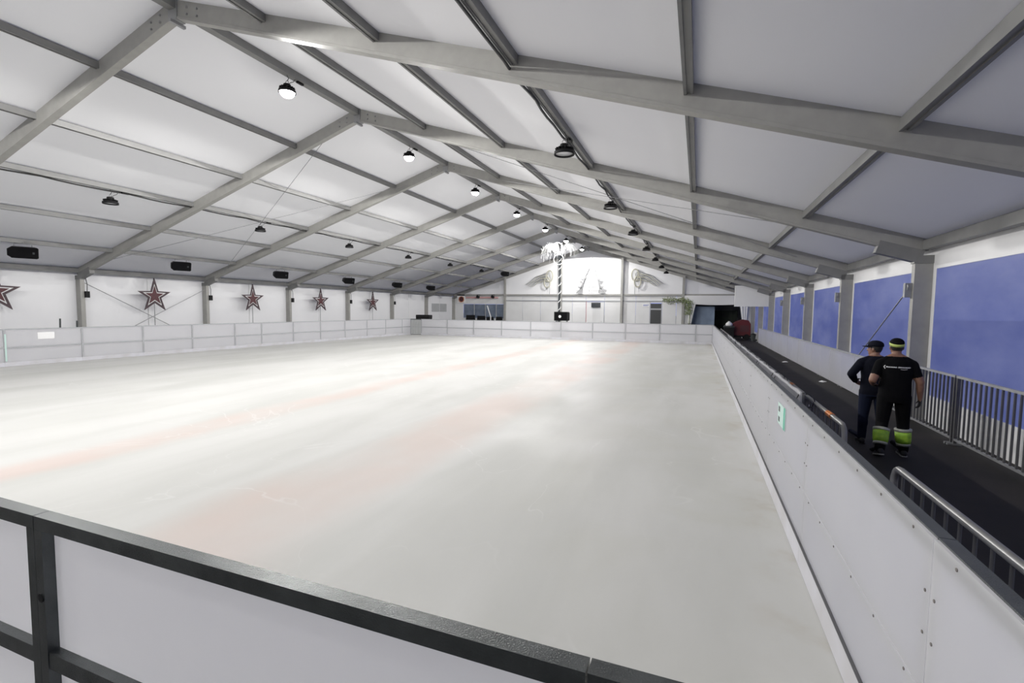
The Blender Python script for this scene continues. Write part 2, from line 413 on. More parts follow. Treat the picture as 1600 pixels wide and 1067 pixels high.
# ================================================================== TENT FRAMES
raf_prof = [(-.075,-.16),(.075,-.16),(.075,-.118),(.062,-.112),(.062,.16),(-.062,.16),(-.062,-.112),(-.075,-.118)]
post_prof = [(-.13,-.06),(.13,-.06),(.13,.06),(-.13,.06)]
def tent_frame():
    t = empty('tent_frame')
    for sgn, xe in ((-1, XL), (1, XR)):
        m = MB(); m.prism(raf_prof, (XC+sgn*.03, 0, ZR), (xe, 0, ZE)); m.build('rafter', 'aluminium', t)
        MB().box(xe-.15, xe+.15, -.07, .07, 0, ZE-.15).build('post', 'aluminium', t)
        e = MB(); e.box(xe-.17, xe+.17, -.085, .085, ZE-.28, ZE-.13)
        e.prism([(-.085,-.12),(.085,-.12),(.085,.12),(-.085,.12)], (xe-sgn*.75, 0, ZE-.13+.75*SL-.05), (xe-sgn*.05, 0, ZE-.16))
        e.build('eave_bracket', 'purlin', t)
        MB().box(xe-.2, xe+.2, -.16, .16, 0, .03).build('base_plate', 'zinc', t)
        k = .12
        for q in (.35, .6):
            for dz in (-.05, .07):
                x = XC+sgn*q
                MB().lathe([(.02, -.09), (.02, .09)], n=6).build('bolt', 'zinc', t).matrix_local = Matrix.Translation((x, 0, roofz(x)+dz)) @ Matrix.Rotation(PI/2, 4, 'X')
    MB().plate([(-.10,-.2),(.10,-.2),(.12,.16),(0,.2),(-.12,.16)], -.085, .085).build('ridge_plate', 'zinc', t, loc=(XC, 0, ZR))
    MB().box(-.03, .03, -.14, .14, -.25, -.2).build('ridge_clamp', 'zinc', t, loc=(XC, 0, ZR))
    return t
tf = None
for i, y in enumerate(frames_y):
    o = tent_frame() if tf is None else copy_tree(tf)
    if tf is None: tf = o
    o.location = (0, y, 0)
    k = len(frames_y)-1-i
    tag(o, 'aluminium tent portal frame ' + ('standing against the far gable wall' if k == 0 else ORD[k]+' one before the far gable frame'), 'tent frame', 'portal frames of the tent')

# small junction boxes on side posts
for i, y in enumerate(frames_y[2:7]):
    o = empty('junction_box', (XL+.17, y+.10, 2.38)); MB().box(-.02, .06, -.05, .09, -.12, .12).build('box', 'black', o)
    MB().tube([(.02, .02, .12), (.02, .03, .4), (-.05, .0, .75)], .012).build('cable', 'cable', o)
    tag(o, 'small dark junction box on left wall post, %s star bay from the photographer' % ORD[i+1], 'junction box', 'junction boxes on the left posts')
for i, y in enumerate(frames_y[2:6]):
    o = empty('ratchet_bracket', (XR-.17, y+.04, 2.45)); MB().box(-.09, .02, -.04, .05, -.14, .13).build('body', 'zinc', o)
    MB().tube(arc((-.05, .0, .05), .06, 0, 2*PI, 10, (0,1,0), (0,0,1)), .014).build('ring', 'zinc', o)
    tag(o, 'metal tensioner bracket on the window wall post, %s post beyond the crowd barrier end' % ORD[i], 'bracket', 'tensioner brackets on the window posts')

# bracing wires
def wire(p0, p1, label, r=.008):
    o = MB().tube([p0, p1], r, 5).build('bracing_cable', 'wire'); tag(o, label, 'cable', 'bracing cables'); return o
ya, yb = Y2, Y2+BAY
def rp_(x, y, dz=-.02): return (x, y, roofz(x)+dz)
wire(rp_(-10.1, ya+.08), rp_(-20.6, yb-.08), 'thin diagonal steel cable under left roof slope, upper end on nearer frame')
wire(rp_(-10.6, yb-.08, -.06), rp_(-20.4, ya+.08, -.06), 'thin diagonal steel cable under left roof slope, upper end on farther frame')
wire(rp_(-7.6, ya+.08), rp_(2.6, yb-.08), 'thin diagonal steel cable under right roof slope, upper end on nearer frame')
wire(rp_(-7.2, yb-.08, -.06), rp_(2.4, ya+.08, -.06), 'thin diagonal steel cable under right roof slope, upper end on farther frame')
wire((XL+.05, ya+.12, 2.82), (XL+.05, yb-.12, .25), 'thin cable on left wall sloping down behind a star from nearer post', .013)
wire((XL+.09, yb-.12, 2.75), (XL+.09, ya+.12, .25), 'thin cable on left wall sloping down behind a star from farther post', .013)
wire((XR-.2, ya+.10, 2.42), (XR+.05, yb-.12, .3), 'dark cable sloping across the vinyl window beside the walking men', .013)

# ================================================================== RINK BARRIER
BH0 = ICE
def board_unit(L, style, seed=0):
    """local: x along, y=0 ice face, +y outwards, z world heights; style: framed/plain/back"""
    t = empty('rink_board')
    zm = .695 if style != 'back' else .73
    RH = .045 if style == 'back' else .055
    g_ = .004; PT = .008 if style == 'back' else .02; PD = .044 if style == 'back' else .065
    if style == 'gate':
        n = 4
        for i in range(n): MB().box(L*i/n+.008, L*(i+1)/n-.008, 0, .02, BH0+.03, BZ-.02).build('gate_slat', 'gate_grey', t)
    else:
        MB().box(g_, L-g_, 0, PT, zm+.003, BZ-.004).build('upper_panel', 'board', t)
        MB().box(g_, L-g_, 0, PT, BH0+.02, zm-.003).build('lower_panel', 'board', t)
        MB().box(.002, L-.002, -.016, -.001, BH0+.004, .30 if style == 'plain' else .27).build('kick_plate', 'kick', t)
    if style == 'plain': MB().box(.002, L-.002, -.0175, -.001, .3005, .307).build('kick_shadow_line', 'rail_dark', t)  # dark strip standing in for the shadow line over the kick plate
    fm = 'steel' if style != 'framed' else 'zinc'
    MB().box(.002, L-.002, -.004 if style != 'plain' else .012, .044 if style == 'back' else .06, BZ-RH, BZ+.003).build('top_rail', fm, t) if style != 'framed' else MB().box(0, L, -.006, .05, BZ-.03, BZ+.003).build('top_rail', 'strip', t)
    MB().box(.046, L-.046, PT+.0005, PD-.002, zm-.03, zm+.03).build('mid_rail', fm, t)
    MB().box(.046, L-.046, PT+.0005, PD-.002, BH0+.01, BH0+.07).build('bottom_rail', fm, t)
    for x in (.001, L-.046):
        p = MB().box(x, x+.045, PT+.0005, PD, BH0, BZ-RH-.001).build('post', fm, t)
        if x > .1: MB().lathe([(.016, -.0015), (.016, .0015)], n=10).build('bolt_hole', 'black', p).matrix_local = Matrix.Translation((x+.022, PD+.001, .96)) @ Matrix.Rotation(PI/2, 4, 'X')
    if style in ('framed', 'gate'):
        MB().box(.001, .05, -.008, -.0005, BH0+.02, BZ-.03).build('cover_strip', 'strip', t)
        MB().box(.05, L-.001, -.007, -.0005, zm-.02, zm+.02).build('cover_strip', 'strip', t)
    if style == 'plain':
        s = MB()
        pts = []
        k = max(2, int(L/.33))
        for i in range(k):
            pts.append((.16+i*(L-.32)/(k-1), BZ-.03)); pts.append((.16+i*(L-.32)/(k-1), zm-.02))
        for z in (.9, 1.05): pts += [(.035, z), (L-.035, z)]
        for (x, z) in pts:
            s.add([(x+.006*math.cos(a*PI/3), -.003, z+.006*math.sin(a*PI/3)) for a in range(6)] + [(x+.006*math.cos(a*PI/3), .001, z+.006*math.sin(a*PI/3)) for a in range(6)],
                  [tuple(range(6))] + [(a, a+6, (a+1) % 6+6, (a+1) % 6) for a in range(6)])
        s.build('screws', 'screw', t)['kind'] = 'stuff'
    return t
unit_cache = {}
def board(x, y, rz, L, style, label, group):
    key = (round(L, 2), style)
    if key not in unit_cache: unit_cache[key] = o = board_unit(L, style)
    else: o = copy_tree(unit_cache[key])
    o.location = (x, y, 0); o.rotation_euler = (0, 0, rz)
    return tag(o, label, 'barrier', group)
jl = [BN, 2.05, 3.97, 5.89, 7.81, 9.73, 11.61, 13.46, 15.38, 16.77, 18.66, 20.53, 22.47, 24.45, 26.35, 28.23, BF]
for i, (a, b) in enumerate(zip(jl, jl[1:])):
    board(BL, a, PI/2, b-a, 'framed', 'white rink barrier panel along the star wall, %s from the corner by the slatted gate' % ORD[len(jl)-2-i], 'rink barrier panels along the star wall')
jf = [BL, -18.1, -16.05, -14.05, -12.03, -10.02, -8.02, -6.03, -4.05, -2.09, -.13, BR]
for i, (a, b) in enumerate(zip(jf, jf[1:])):
    if i == 0: board(a, BF, 0, b-a, 'gate', 'narrow grey slatted gate in the corner of the rink barrier', 'rink barrier panels at the far end')
    else: board(a, BF, 0, b-a, 'framed', 'white rink barrier panel at the far end, %s from the slatted grey gate' % ORD[i-1], 'rink barrier panels at the far end')
jr = [BN, 1.98] + [1.98+2*i for i in range(1, 14)] + [BF]
for i, (a, b) in enumerate(zip(jr, jr[1:])):
    board(BR, b, -PI/2, b-a, 'plain', 'white screwed rink barrier panel beside the walkway, %s from the dark front fence' % ORD[i], 'rink barrier panels beside the walkway')
jn = [-6.0, -4.10, -2.165, -.19, BR]
nl = ['leftmost section towards the star wall', 'section left of the double post', 'long section right of the double post', 'short section ending at the walkway corner']
for i, (a, b) in enumerate(zip(jn, jn[1:])):
    board(b, BN, PI, b-a, 'back', 'white panel in dark steel front fence, '+nl[i], 'framed panels of the front fence')

# stickers and notices on boards
o = empty('safety_sticker', (BR-.004, 5.3, 0))
s_ = MB().box(-.001, .002, -.42, 0, .93, 1.13).build('sheet', 'sticker', o)
MB().box(-.003, -.001, -.12, -.05, 1.05, 1.10).build('dark_square', 'sign_dark', s_); MB().box(-.003, -.001, -.12, -.05, .955, 1.0).build('dark_square', 'sign_dark', s_)
MB().box(-.003, -.001, -.40, -.33, .93, 1.13).build('green_band', 'sign_green', s_)
tag(o, 'pale sticker with green edge on walkway-side rink barrier', 'sticker')
o = MB().box(BL+.002, BL+.006, 8.6, 9.02, .92, 1.13).build('paper_notice', 'paper'); tag(o, 'blank white paper notice stuck on the star-wall barrier', 'notice')
o = MB().box(BL+.009, BL+.012, 7.83, 7.87, .30, 1.1).build('green_tape', 'sticker'); tag(o, 'pale green tape strip on the star-wall barrier', 'tape')

# ================================================================== LAMPS
def high_bay(lit):
    t = empty('high_bay_lamp')     # origin at hook point
    MB().lathe([(.02, -.20), (.075, -.20), (.085, -.225), (.085, -.27), (.10, -.275), (.10, -.30), (.185, -.335), (.19, -.37), (.19, -.392), (.172, -.392), (.170, -.36)], n=28).build('housing', 'black', t, True)
    fins = MB()
    for k in range(16):
        a = 2*PI*k/16; fins.prism([(-.004,-.03),(.004,-.03),(.004,.03),(-.004,.03)], (.09*math.cos(a), .09*math.sin(a), -.285), (.165*math.cos(a), .165*math.sin(a), -.305))
    fins.build('cooling_fins', 'black', t)
    if lit: MB().lathe([(.002, -.505)]+[(.165*math.sin(a), -.365-.14*math.cos(a)) for a in [PI/2*k/6 for k in range(1, 7)]]+[(.165, -.36)], n=28).build('lens', 'lens_on', t, True)
    else: MB().lathe([(.001, -.368), (.158, -.366), (.158, -.362), (.001, -.362)], n=28).build('lens', 'lens_off', t, True)
    MB().tube(arc((0, 0, -.16), .04, -PI/2, PI*1.4, 12), .007).build('hook', 'zinc', t)
    MB().tube([(0,0,-.13), (.03,.02,-.07), (0,0,.01)], .008).build('suspension_cable', 'cable', t)
    MB().tube([(.03,0,-.2), (.08,.05,-.15), (.05,.14,-.10), (.02,.2,-.02), (0,.25,.0)], .007).build('power_cable', 'cable', t)
    MB().beam((0,.3,-.01), (0,.48,-.01), .06, .05).build('driver_box', 'black', t)
    if lit:
        l = bpy.data.lights.new('lamp_light', 'SPOT'); l.spot_size = math.radians(172); l.spot_blend = .07; l.shadow_soft_size = .05; l.energy = LAMP_W; l.color = (1, .985, .96)
        lo = bpy.data.objects.new('lamp_light', l); C.objects.link(lo); lo.parent = t; lo.location = (0, 0, -.57)
    return t
proto = {}
def lamp(x, y, z, lit, label, group, rz=0):
    if lit not in proto: proto[lit] = o = high_bay(lit)
    else: o = copy_tree(proto[lit])
    o.location = (x, y, z); o.rotation_euler = (0, 0, rz); tag(o, label, 'lamp', group)
for i in range(-3, 7):  # nearest ones are out of view, added lit to brighten the near end
    y = Y2+BAY*i-2.5
    k = 6-i
    lamp(XC, y, ZR+FT-.19, True, 'lit white high bay lamp under the ridge, %s from the far gable' % ORD[k], 'lit lamps along the ridge')
for i in range(0, 7):
    y = Y2+BAY*i-2.45
    lamp(-2.41, y, roofz(-2.41)+FT-.15, False, 'unlit black high bay lamp under walkway-side roof slope, %s from the far gable' % ORD[6-i], 'unlit lamps under the walkway-side slope')
    lamp(-15.58, y, roofz(-15.58)+FT-.15, False, 'unlit black high bay lamp under star-wall roof slope, %s from the far gable' % ORD[6-i], 'unlit lamps under the star-wall slope')
# cable runs along the two lamp purlins
for xx, nm in ((-2.41, 'walkway-side'), (-15.58, 'star-wall')):
    m = MB(); pts = []
    n = 120
    for k in range(n+1):
        y = 1.4 + (GY-.4-1.4)*k/n; pts.append((xx-.065-.012*math.sin(k*1.7), y, roofz(xx)+FT-.15-.03*abs(math.sin(k*PI/6))))
    o = m.tube(pts, .022, 5).build('power_cable', 'cable'); tag(o, 'dark power cable sagging along the %s lamp purlin' % nm, 'cable')

# ================================================================== SPEAKERS under the left purlin
def speaker():
    t = empty('hanging_speaker')
    poly = [(-.36, -.10), (-.26, -.18), (.30, -.18), (.34, -.15), (.34, .15), (.30, .18), (-.26, .18), (-.36, .10)]   # (y along, z)
    m = MB(); n = len(poly)
    f = [(.16, a, b) for a, b in poly]; bk = [(-.14, a*.86, b*.8) for a, b in poly]
    m.add(f+bk, [tuple(range(n)), tuple(reversed(range(n, 2*n)))] + [(i, n+i, n+(i+1) % n, (i+1) % n) for i in range(n)])
    m.build('cabinet', 'black', t)
    g = MB(); g.add([(.168, a*.92, b*.9) for a, b in poly]+[(.16, a*.95, b*.93) for a, b in poly], [tuple(range(n))]+[(i, n+i, n+(i+1) % n, (i+1) % n) for i in range(n)]); g.build('grille', 'grille', t)
    MB().box(.168, .172, .20, .25, -.03, .03).build('badge', 'sign_dark', t)
    MB().tube([(0, -.2, .15), (0, -.2, .26), (0, .2, .26), (0, .2, .15)], .014).build('bracket', 'zinc', t)
    MB().tube([(0, 0, .27), (0, 0, .33)], .012).build('hanger', 'zinc', t)
    return t
sp0 = None
for i, (y, z) in enumerate(((8.75, 3.62), (13.69, 3.66), (18.75, 3.64), (23.84, 3.66), (28.89, 3.67), (33.45, 3.67))):
    o = speaker() if sp0 is None else copy_tree(sp0)
    sp0 = sp0 or o
    x = -19.84
    o.location = (x, y, roofz(x)+FT-.40); o.rotation_euler = (0, math.radians(14), math.radians(-22))
    tag(o, 'black loudspeaker hung from the lowest left purlin, %s from the far gable' % ORD[5-i], 'speaker', 'hanging loudspeakers above the star wall')
o = copy_tree(sp0); o.location = (-15.2, 37.6, roofz(-15.2)+FT-.54); o.rotation_euler = (0, .2, -.9)
tag(o, 'black loudspeaker hung high near the far gable above the blue windows', 'speaker')

# ================================================================== STARS
star_pts = [(0, .74), (.15, .19), (.66, .17), (.255, -.10), (.42, -.61), (0, -.31), (-.42, -.61), (-.255, -.10), (-.66, .17), (-.15, .19)]
def star():
    t = empty('star_decoration')      # local plane xz, facing -y ; origin floor
    zc = 2.37
    S = lambda k: [(a*k, zc+b*k) for a, b in star_pts]
    def band(k0, k1, y0, y1, name, m):
        A, B = S(k0), S(k1); n = 10; mb = MB()
        vs = [(a, y0, b) for a, b in A]+[(a, y0, b) for a, b in B]+[(a, y1, b) for a, b in A]+[(a, y1, b) for a, b in B]
        fs = []
        for i in range(n):
            j = (i+1) % n
            fs += [(i, j, n+j, n+i), (2*n+i, 3*n+i, 3*n+j, 2*n+j), (i, 2*n+i, 2*n+j, j), (n+i, n+j, 3*n+j, 3*n+i)]
        mb.add(vs, fs); return mb.build(name, m, t)
    band(1, .73, -.05, 0, 'outer_band', 'dark_tinsel')
    band(.675, .60, -.035, -.015, 'rope_light', 'rope_light')
    MB().plate(S(.55), -.05, -.01).build('inner_star', 'maroon', t)
    for sg in (-1, 1): MB().tube([(sg*.5*.15/.66, .0, zc+.19*.6), (sg*.05, 0, zc+.2)], .01).build('spoke', 'wire', t)
    MB().tube([(0, .01, 0), (0, .01, zc+.74)], .018).build('pole', 'zinc', t)
    MB().lathe([(.16, 0), (.16, .02), (.03, .04)]).build('base', 'zinc', t)
    return t
st0 = None
for i, y in enumerate((8.75, 13.76, 18.62, 23.45, 28.53)):
    o = star() if st0 is None else copy_tree(st0); st0 = st0 or o
    o.location = (XL+.30, y, 0.04); o.rotation_euler = (0, 0, PI/2)
    tag(o, 'dark red five-pointed star on a thin pole, %s from the far gable' % ORD[4-i], 'star', 'star decorations along the left wall')

# ================================================================== CROWD BARRIERS
def crowd_barrier(L, bars=True, h=1.08, feet=True):
    t = empty('crowd_barrier')        # along +y from 0 to L
    r = .09
    path = [(0, 0, .12)] + [(0, r-r*math.cos(a), h-r+r*math.sin(a)) for a in [PI/2*i/5 for i in range(6)]] + [(0, L-r+r*math.sin(a), h-r+r*math.cos(a)) for a in [PI/2*i/5 for i in range(6)]] + [(0, L, .12)]
    MB().tube(path, .021, 8).build('frame', 'chrome', t, True)
    MB().tube([(0, 0, .15), (0, L, .15)], .019, 8).build('bottom_tube', 'chrome', t, True)
    n = int(L/.125)
    me = MB().tube([(0, 0, .15), (0, 0, h-.015)], .0085, 6).mesh('bar', 'rail_dark', True)
    if bars:
        for i in range(1, n): link('bar', me, t, (0, L*i/n, 0))
    if feet:
        for y in (.28, L-.28):
            MB().tube([(-.26, y, .012), (-.22, y, .05), (-.12, y, .14), (.12, y, .14), (.22, y, .05), (.26, y, .012)], .016, 8).build('foot', 'chrome', t, True)
    return t
cb = {}
def barrier(x, y, L, label, group, rz=0):
    k = round(L, 2)
    if k not in cb: cb[k] = o = crowd_barrier(L)
    else: o = copy_tree(cb[k])
    o.location = (x, y, 0); o.rotation_euler = (0, 0, rz); return tag(o, label, 'crowd barrier', group)
def window_fence(L, h=1.05):
    t = empty('window_fence')
    MB().beam((0, 0, h), (0, L, h), .045, .035).build('top_rail', 'strip', t)
    MB().beam((0, 0, .09), (0, L, .09), .04, .03).build('bottom_rail', 'zinc', t)
    me = MB().box(-.011, .011, -.011, .011, .105, h-.018).mesh('bar', 'rail_dark')
    n = round(L/.132)
    for i in range(1, n): link('bar', me, t, (0, L*i/n, 0))
    for y in (.02, L-.02): MB().box(-.02, .02, y-.02, y+.02, .03, h-.018).build('post', 'rail_dark', t); MB().box(-.09, .09, y-.02, y+.02, 0, .03).build('foot', 'zinc', t)
    return t
wf_ = None
for i, y in enumerate((1.4, 5.35, 9.3)):
    o = window_fence(3.9) if wf_ is None else copy_tree(wf_); wf_ = wf_ or o
    o.location = (3.72, y, 0)
    tag(o, 'dark barred steel fence below the vinyl windows, %s before the white wall boards' % ORD[2-i], 'fence', 'barred fences under the windows')
rail = [(1.15, 2.36), (4.60, 1.55), (6.20, 1.95), (8.20, 1.95)] + [(10.2+2.0*i, 1.95) for i in range(9)]
rails = []
for i, (y, L) in enumerate(rail):
    o = barrier(1.145 if i else 1.14, y, L, 'steel crowd barrier standing behind the rink boards, %s counted from the front fence' % ORD[i], 'crowd barriers behind the walkway-side boards')
    rails.append(o)
for o, y in ((rails[1], .4), (rails[2], .7)):
    MB().tube([(0, y, 1.08), (0, y+.16, 1.08)], .026, 8).build('orange_tape', 'orange', o)['label'] = 'orange tape wrapped around the rail'
# grey banners tied to the barriers
for i, y in enumerate([5.55+1.85*k for k in range(7)]):
    m = MB(); nx = 8
    vs = []
    for j in range(nx+1):
        yy = y+1.8*j/nx; b = .012*math.sin(j*2.1+i)
        vs += [(1.02+b, yy, .35), (.985+b, yy, 1.195+.006*math.sin(j*1.3+i)), (1.0+b, yy, 1.195+.006*math.sin(j*1.3+i)), (1.035+b, yy, .35)]
    fs = [(j*4+k, j*4+(k+1) % 4, j*4+4+(k+1) % 4, j*4+4+k) for j in range(nx) for k in range(4)]+[(0,1,2,3), (nx*4+3, nx*4+2, nx*4+1, nx*4)]
    e = empty('mesh_banner', (0, 0, 0)); m.add(vs, fs).build('sheet', 'banner', e)
    for yy in (y+.1, y+1.7): MB().tube(arc((1.05, yy, 1.10), .085, 0, 2*PI, 8, (1,0,0), (0,0,1)), .005, 4).build('cable_tie', 'cable', e)
    tag(e, 'grey mesh banner tied to barrier behind rink boards, %s from the front fence' % ORD[i], 'banner', 'mesh banners behind the walkway-side boards')
# white wall boards under the far windows
wbx = 3.66
for i in range(9):
    y0 = 13.0+2.42*i
    e = empty('wall_board', (wbx, y0, 0))
    MB().box(0, .03, .01, 2.41, .02, .95).build('sheet', 'board', e)
    MB().box(-.006, .036, 0, 2.42, .95, .985).build('top_edge', 'strip', e)
    MB().box(-.004, .034, 1.19, 1.215, .03, .95).build('joint_strip', 'kick', e)
    MB().box(-.02, .10, .1, .16, 0, .03).build('foot', 'zinc', e); MB().box(-.02, .10, 2.2, 2.26, 0, .03).build('foot', 'zinc', e)
    tag(e, 'white board standing under the vinyl windows, %s beyond the crowd barriers' % ORD[i], 'board', 'white boards under the windows')
# scraps on the walkway
for i, (x, y, m_) in enumerate(((3.42, 16.2, 'paper'), (3.3, 22.0, 'paper'), (2.4, 15.2, 'banner'), (2.2, 11.8, 'banner'))):
    a = random.random()*3
    o = MB().add([(-.11, -.06, .004), (.10, -.08, .012), (.12, .07, .03), (-.06, .09, .004), (0, 0, .04), (.0, .0, .001)], [(0,1,4), (1,2,4), (2,3,4), (3,0,4), (1,0,5), (2,1,5), (3,2,5), (0,3,5)]).build('paper_scrap', m_, loc=(x, y, .001), rz=a)
    tag(o, ['crumpled white scrap on walkway beside the wall boards, the nearer', 'crumpled white scrap on walkway beside the wall boards, the farther', 'grey crumpled scrap in the middle of the walkway, the farther', 'grey crumpled scrap in the middle of the walkway, the nearer'][i], 'litter', 'scraps on the walkway')

# ================================================================== FAR END DECORATIONS
# rope-light palm
pt = empty('light_palm', (-8.62, 31.0, 0)); tag(pt, 'white wire light palm with drooping strands behind the far boards', 'light decoration')
MB().tube([(0, 0, 0), (0, 0, 5.6)], .075, 10).build('trunk', 'sign_dark', pt)
MB().tube([(.09*math.cos(a*.5), .09*math.sin(a*.5), .05*a*.85) for a in range(0, 130)], .026, 5).build('trunk_rope', 'rope_light', pt)
MB().lathe([(.4, 0), (.4, .03), (.08, .06)]).build('base', 'zinc', pt)
nf = 14
for k in range(nf):
    a = 2*PI*k/nf+.2; R = 1.25*(.8+.25*random.random()); pts = []
    for j in range(13):
        s = j/12; pts.append((math.cos(a)*R*s, math.sin(a)*R*s, 5.55+.95*math.sin(PI*min(1, s*.72))*.75-1.0*max(0, s-.55)**1.5))
    fr = MB().tube(pts, .012, 5).build('frond', 'rope_light', pt)
    m = MB()
    for j in range(3, 13):
        p = pts[j]; l = .16+.3*random.random()+(.25 if j > 10 else 0)
        m.tube([p, (p[0]*1.03, p[1]*1.03, p[2]-l*.5), (p[0]*1.04, p[1]*1.04, p[2]-l)], .006, 4)
        m.tube([p, (p[0]*1.05, p[1]*1.05, p[2]+l*.35)], .006, 4)
    m.build('strands', 'rope_light', fr)['kind'] = 'stuff'
for (cx, cz, rr) in ((-.05, 6.0, .34), (.04, 5.25, .33)):
    q = MB().tube(arc((cx, -.45, cz), rr, 0, 2*PI, 28)[:-1], .026, 6, closed=True).build('ring', 'rope_light', pt)
    m = MB()
    for k in range(8):
        a = k*PI/4; m.tube([(cx+.06*math.cos(a), -.45, cz+.06*math.sin(a)), (cx+rr*math.cos(a), -.45, cz+rr*math.sin(a))], .011, 4)
    m.build('spokes', 'sign_dark', q)
    MB().tube([(cx, -.45, cz-rr), (0, 0, cz-rr-.1 if cz < 5.6 else 5.5)], .012, 5).build('ring_stay', 'zinc', q)

# Christmas tree motif
tr = empty('tree_motif', (-8.68, GY-.20, BZG+.12)); tag(tr, 'silver and white wire fir tree motif on the far gable', 'light decoration')
outline = [(0, 2.72), (.34, 1.95), (.62, 1.98), (.42, 1.75), (.66, 1.28), (.98, 1.30), (.72, 1.02), (.92, .62), (1.22, .60), (.98, .38), (1.32, .02), (.62, .02)]
for sg in (-1, 1):
    MB().tube([(sg*a, 0, b) for a, b in outline], .022, 5).build('outline', 'rope_light', tr)
    for poly in ([(.10, 2.45), (.38, 1.85), (.56, 1.95), (.34, 1.70)], [(.38, 1.72), (.66, 1.22), (.92, 1.28), (.62, 1.02), (.48, 1.30)],
                 [(.58, 1.08), (.88, .60), (1.15, .60), (.88, .34), (.70, .62)], [(.78, .58), (1.0, .30), (1.28, .03), (.66, .03)]):
        MB().plate([(sg*a, b) for a, b in poly], -.02, .02).build('tinsel_branch', 'silver_tinsel', tr)
for z, wd in ((.02, 1.3), (.55, .85), (1.2, .6)): MB().tube([(-wd, 0, z), (wd, 0, z)], .014, 5).build('cross_bar', 'silver_tinsel', tr)
for x in (-.12, .12): MB().tube([(x, 0, 0), (x, 0, 1.2)], .012, 5).build('trunk_line', 'silver_tinsel', tr)
top = MB()
for k in range(5): top.tube([(0, 0, 2.86), (.24*math.cos(PI/2+k*2*PI/5), 0, 2.86+.24*math.sin(PI/2+k*2*PI/5))], .02, 4)
top.build('top_star', 'rope_light', tr)
# comet motifs
def comet(x0, mirror, label):
    e = empty('comet_motif', (x0, GY-.16, 0)); sg = mirror
    for k in range(6):
        pts = [(sg*(.15+(2.1-.12*k)*q), 0, 5.15-.13*k+.14*math.sin(q*3)-(1.0-.10*k)*q**1.4+.03*math.sin(q*14+k)) for q in [j/14 for j in range(15)]]
        MB().tube(pts, [.045*(1-.6*j/14) for j in range(15)], 5).build('tail', 'gold_tinsel' if k % 2 else 'silver_tinsel', e)
    for k, (dx, dz, rr) in enumerate(((0, 0, .36), (.22, -.55, .34))):
        MB().tube([(sg*dx+rr*.8*math.cos(a), 0, 4.95+dz+rr*1.35*math.sin(a)) for a in [2*PI*i/18 for i in range(18)]], .055, 5, closed=True).build('loop', 'gold_tinsel', e)
    MB().tube([(0, .04, 3.3), (0, .04, 5.1)], .02, 5).build('support', 'zinc', e)
    tag(e, label, 'light decoration', 'comet motifs on the gable')
comet(-12.35, -1, 'gold and silver comet motif on the gable on the blue-window side')
comet(-5.0, 1, 'gold and silver comet motif on the gable on the walkway side')

# monitor speaker on stand behind the far boards
e = empty('stage_monitor', (-8.22, 30.25, 0)); tag(e, 'black speaker box with a pale disc standing behind the far boards', 'speaker')
cab = MB().plate([(-.47, 1.30), (.42, 1.30), (.47, 1.36), (.47, 1.80), (.42, 1.87), (-.47, 1.87)], -.18, .18).build('cabinet', 'black', e)
MB().lathe([(.09, -.01), (.09, .01)], n=14).build('disc', 'paper', cab).matrix_local = Matrix.Translation((-.08, -.19, 1.57)) @ Matrix.Rotation(PI/2, 4, 'X')
MB().box(-.40, .38, -.19, -.18, 1.34, 1.83).build('grille', 'grille', cab)
for x in (-.35, .35):
    for y in (-.12, .12): MB().box(x-.02, x+.02, y-.02, y+.02, 0, 1.30).build('stand_leg', 'steel', e)
e = empty('equipment_case', (-19.9, 32.6, 0)); tag(e, 'low black equipment case on a stand by the slatted gate corner', 'case')
MB().box(-.58, .58, -.25, .25, 1.18, 1.49).build('case', 'black', e); MB().box(-.6, .6, -.27, .27, 1.36, 1.38).build('lid_edge', 'steel', e)
for x in (-.5, .5): MB().box(x-.03, x+.03, -.2, .2, 0, 1.18).build('stand_leg', 'steel', e)

# signs on the gable
o = MB().box(-8.62, -7.84, g-.10, g-.02, 2.26, 2.64).build('door_sign', 'sign_dark'); tag(o, 'small dark rectangular sign on the white door in the gable', 'sign')
e = empty('direction_sign', (-4.07, g-.04, 2.45)); MB().box(-.29, .29, -.02, .01, -.11, .11).build('plate', 'paper', e)
MB().box(-.23, .23, -.024, -.0205, .01, .05).build('lettering', 'sign_blue', e); MB().box(-.23, .12, -.024, -.0205, -.06, -.03).build('lettering', 'sign_blue', e)
tag(e, 'small white sign with blue writing beside the dark doorway', 'sign')
e = empty('round_sign', (-21.1, g-.14, 2.95)); MB().box(-.40, .40, -.02, .10, -.40, .40).build('plate', 'paper', e)
MB().lathe([(.22, -.01), (.22, .01)], n=18).build('disc', 'maroon', e).matrix_local = Matrix.Translation((.05, -.035, -.06)) @ Matrix.Rotation(PI/2, 4, 'X')
MB().tube(arc((.05, -.04, -.06), .26, 0, 2*PI, 20)[:-1], .03, 5, closed=True).build('rim', 'orange', e)
tag(e, 'white square sign with a dark disc beside the blue windows', 'sign')
o = MB().box(-20.6, -17.3, g-.12, g-.05, 2.98, 3.14).build('pink_valance', 'pink'); tag(o, 'pinkish valance strip above the blue windows', 'valance')
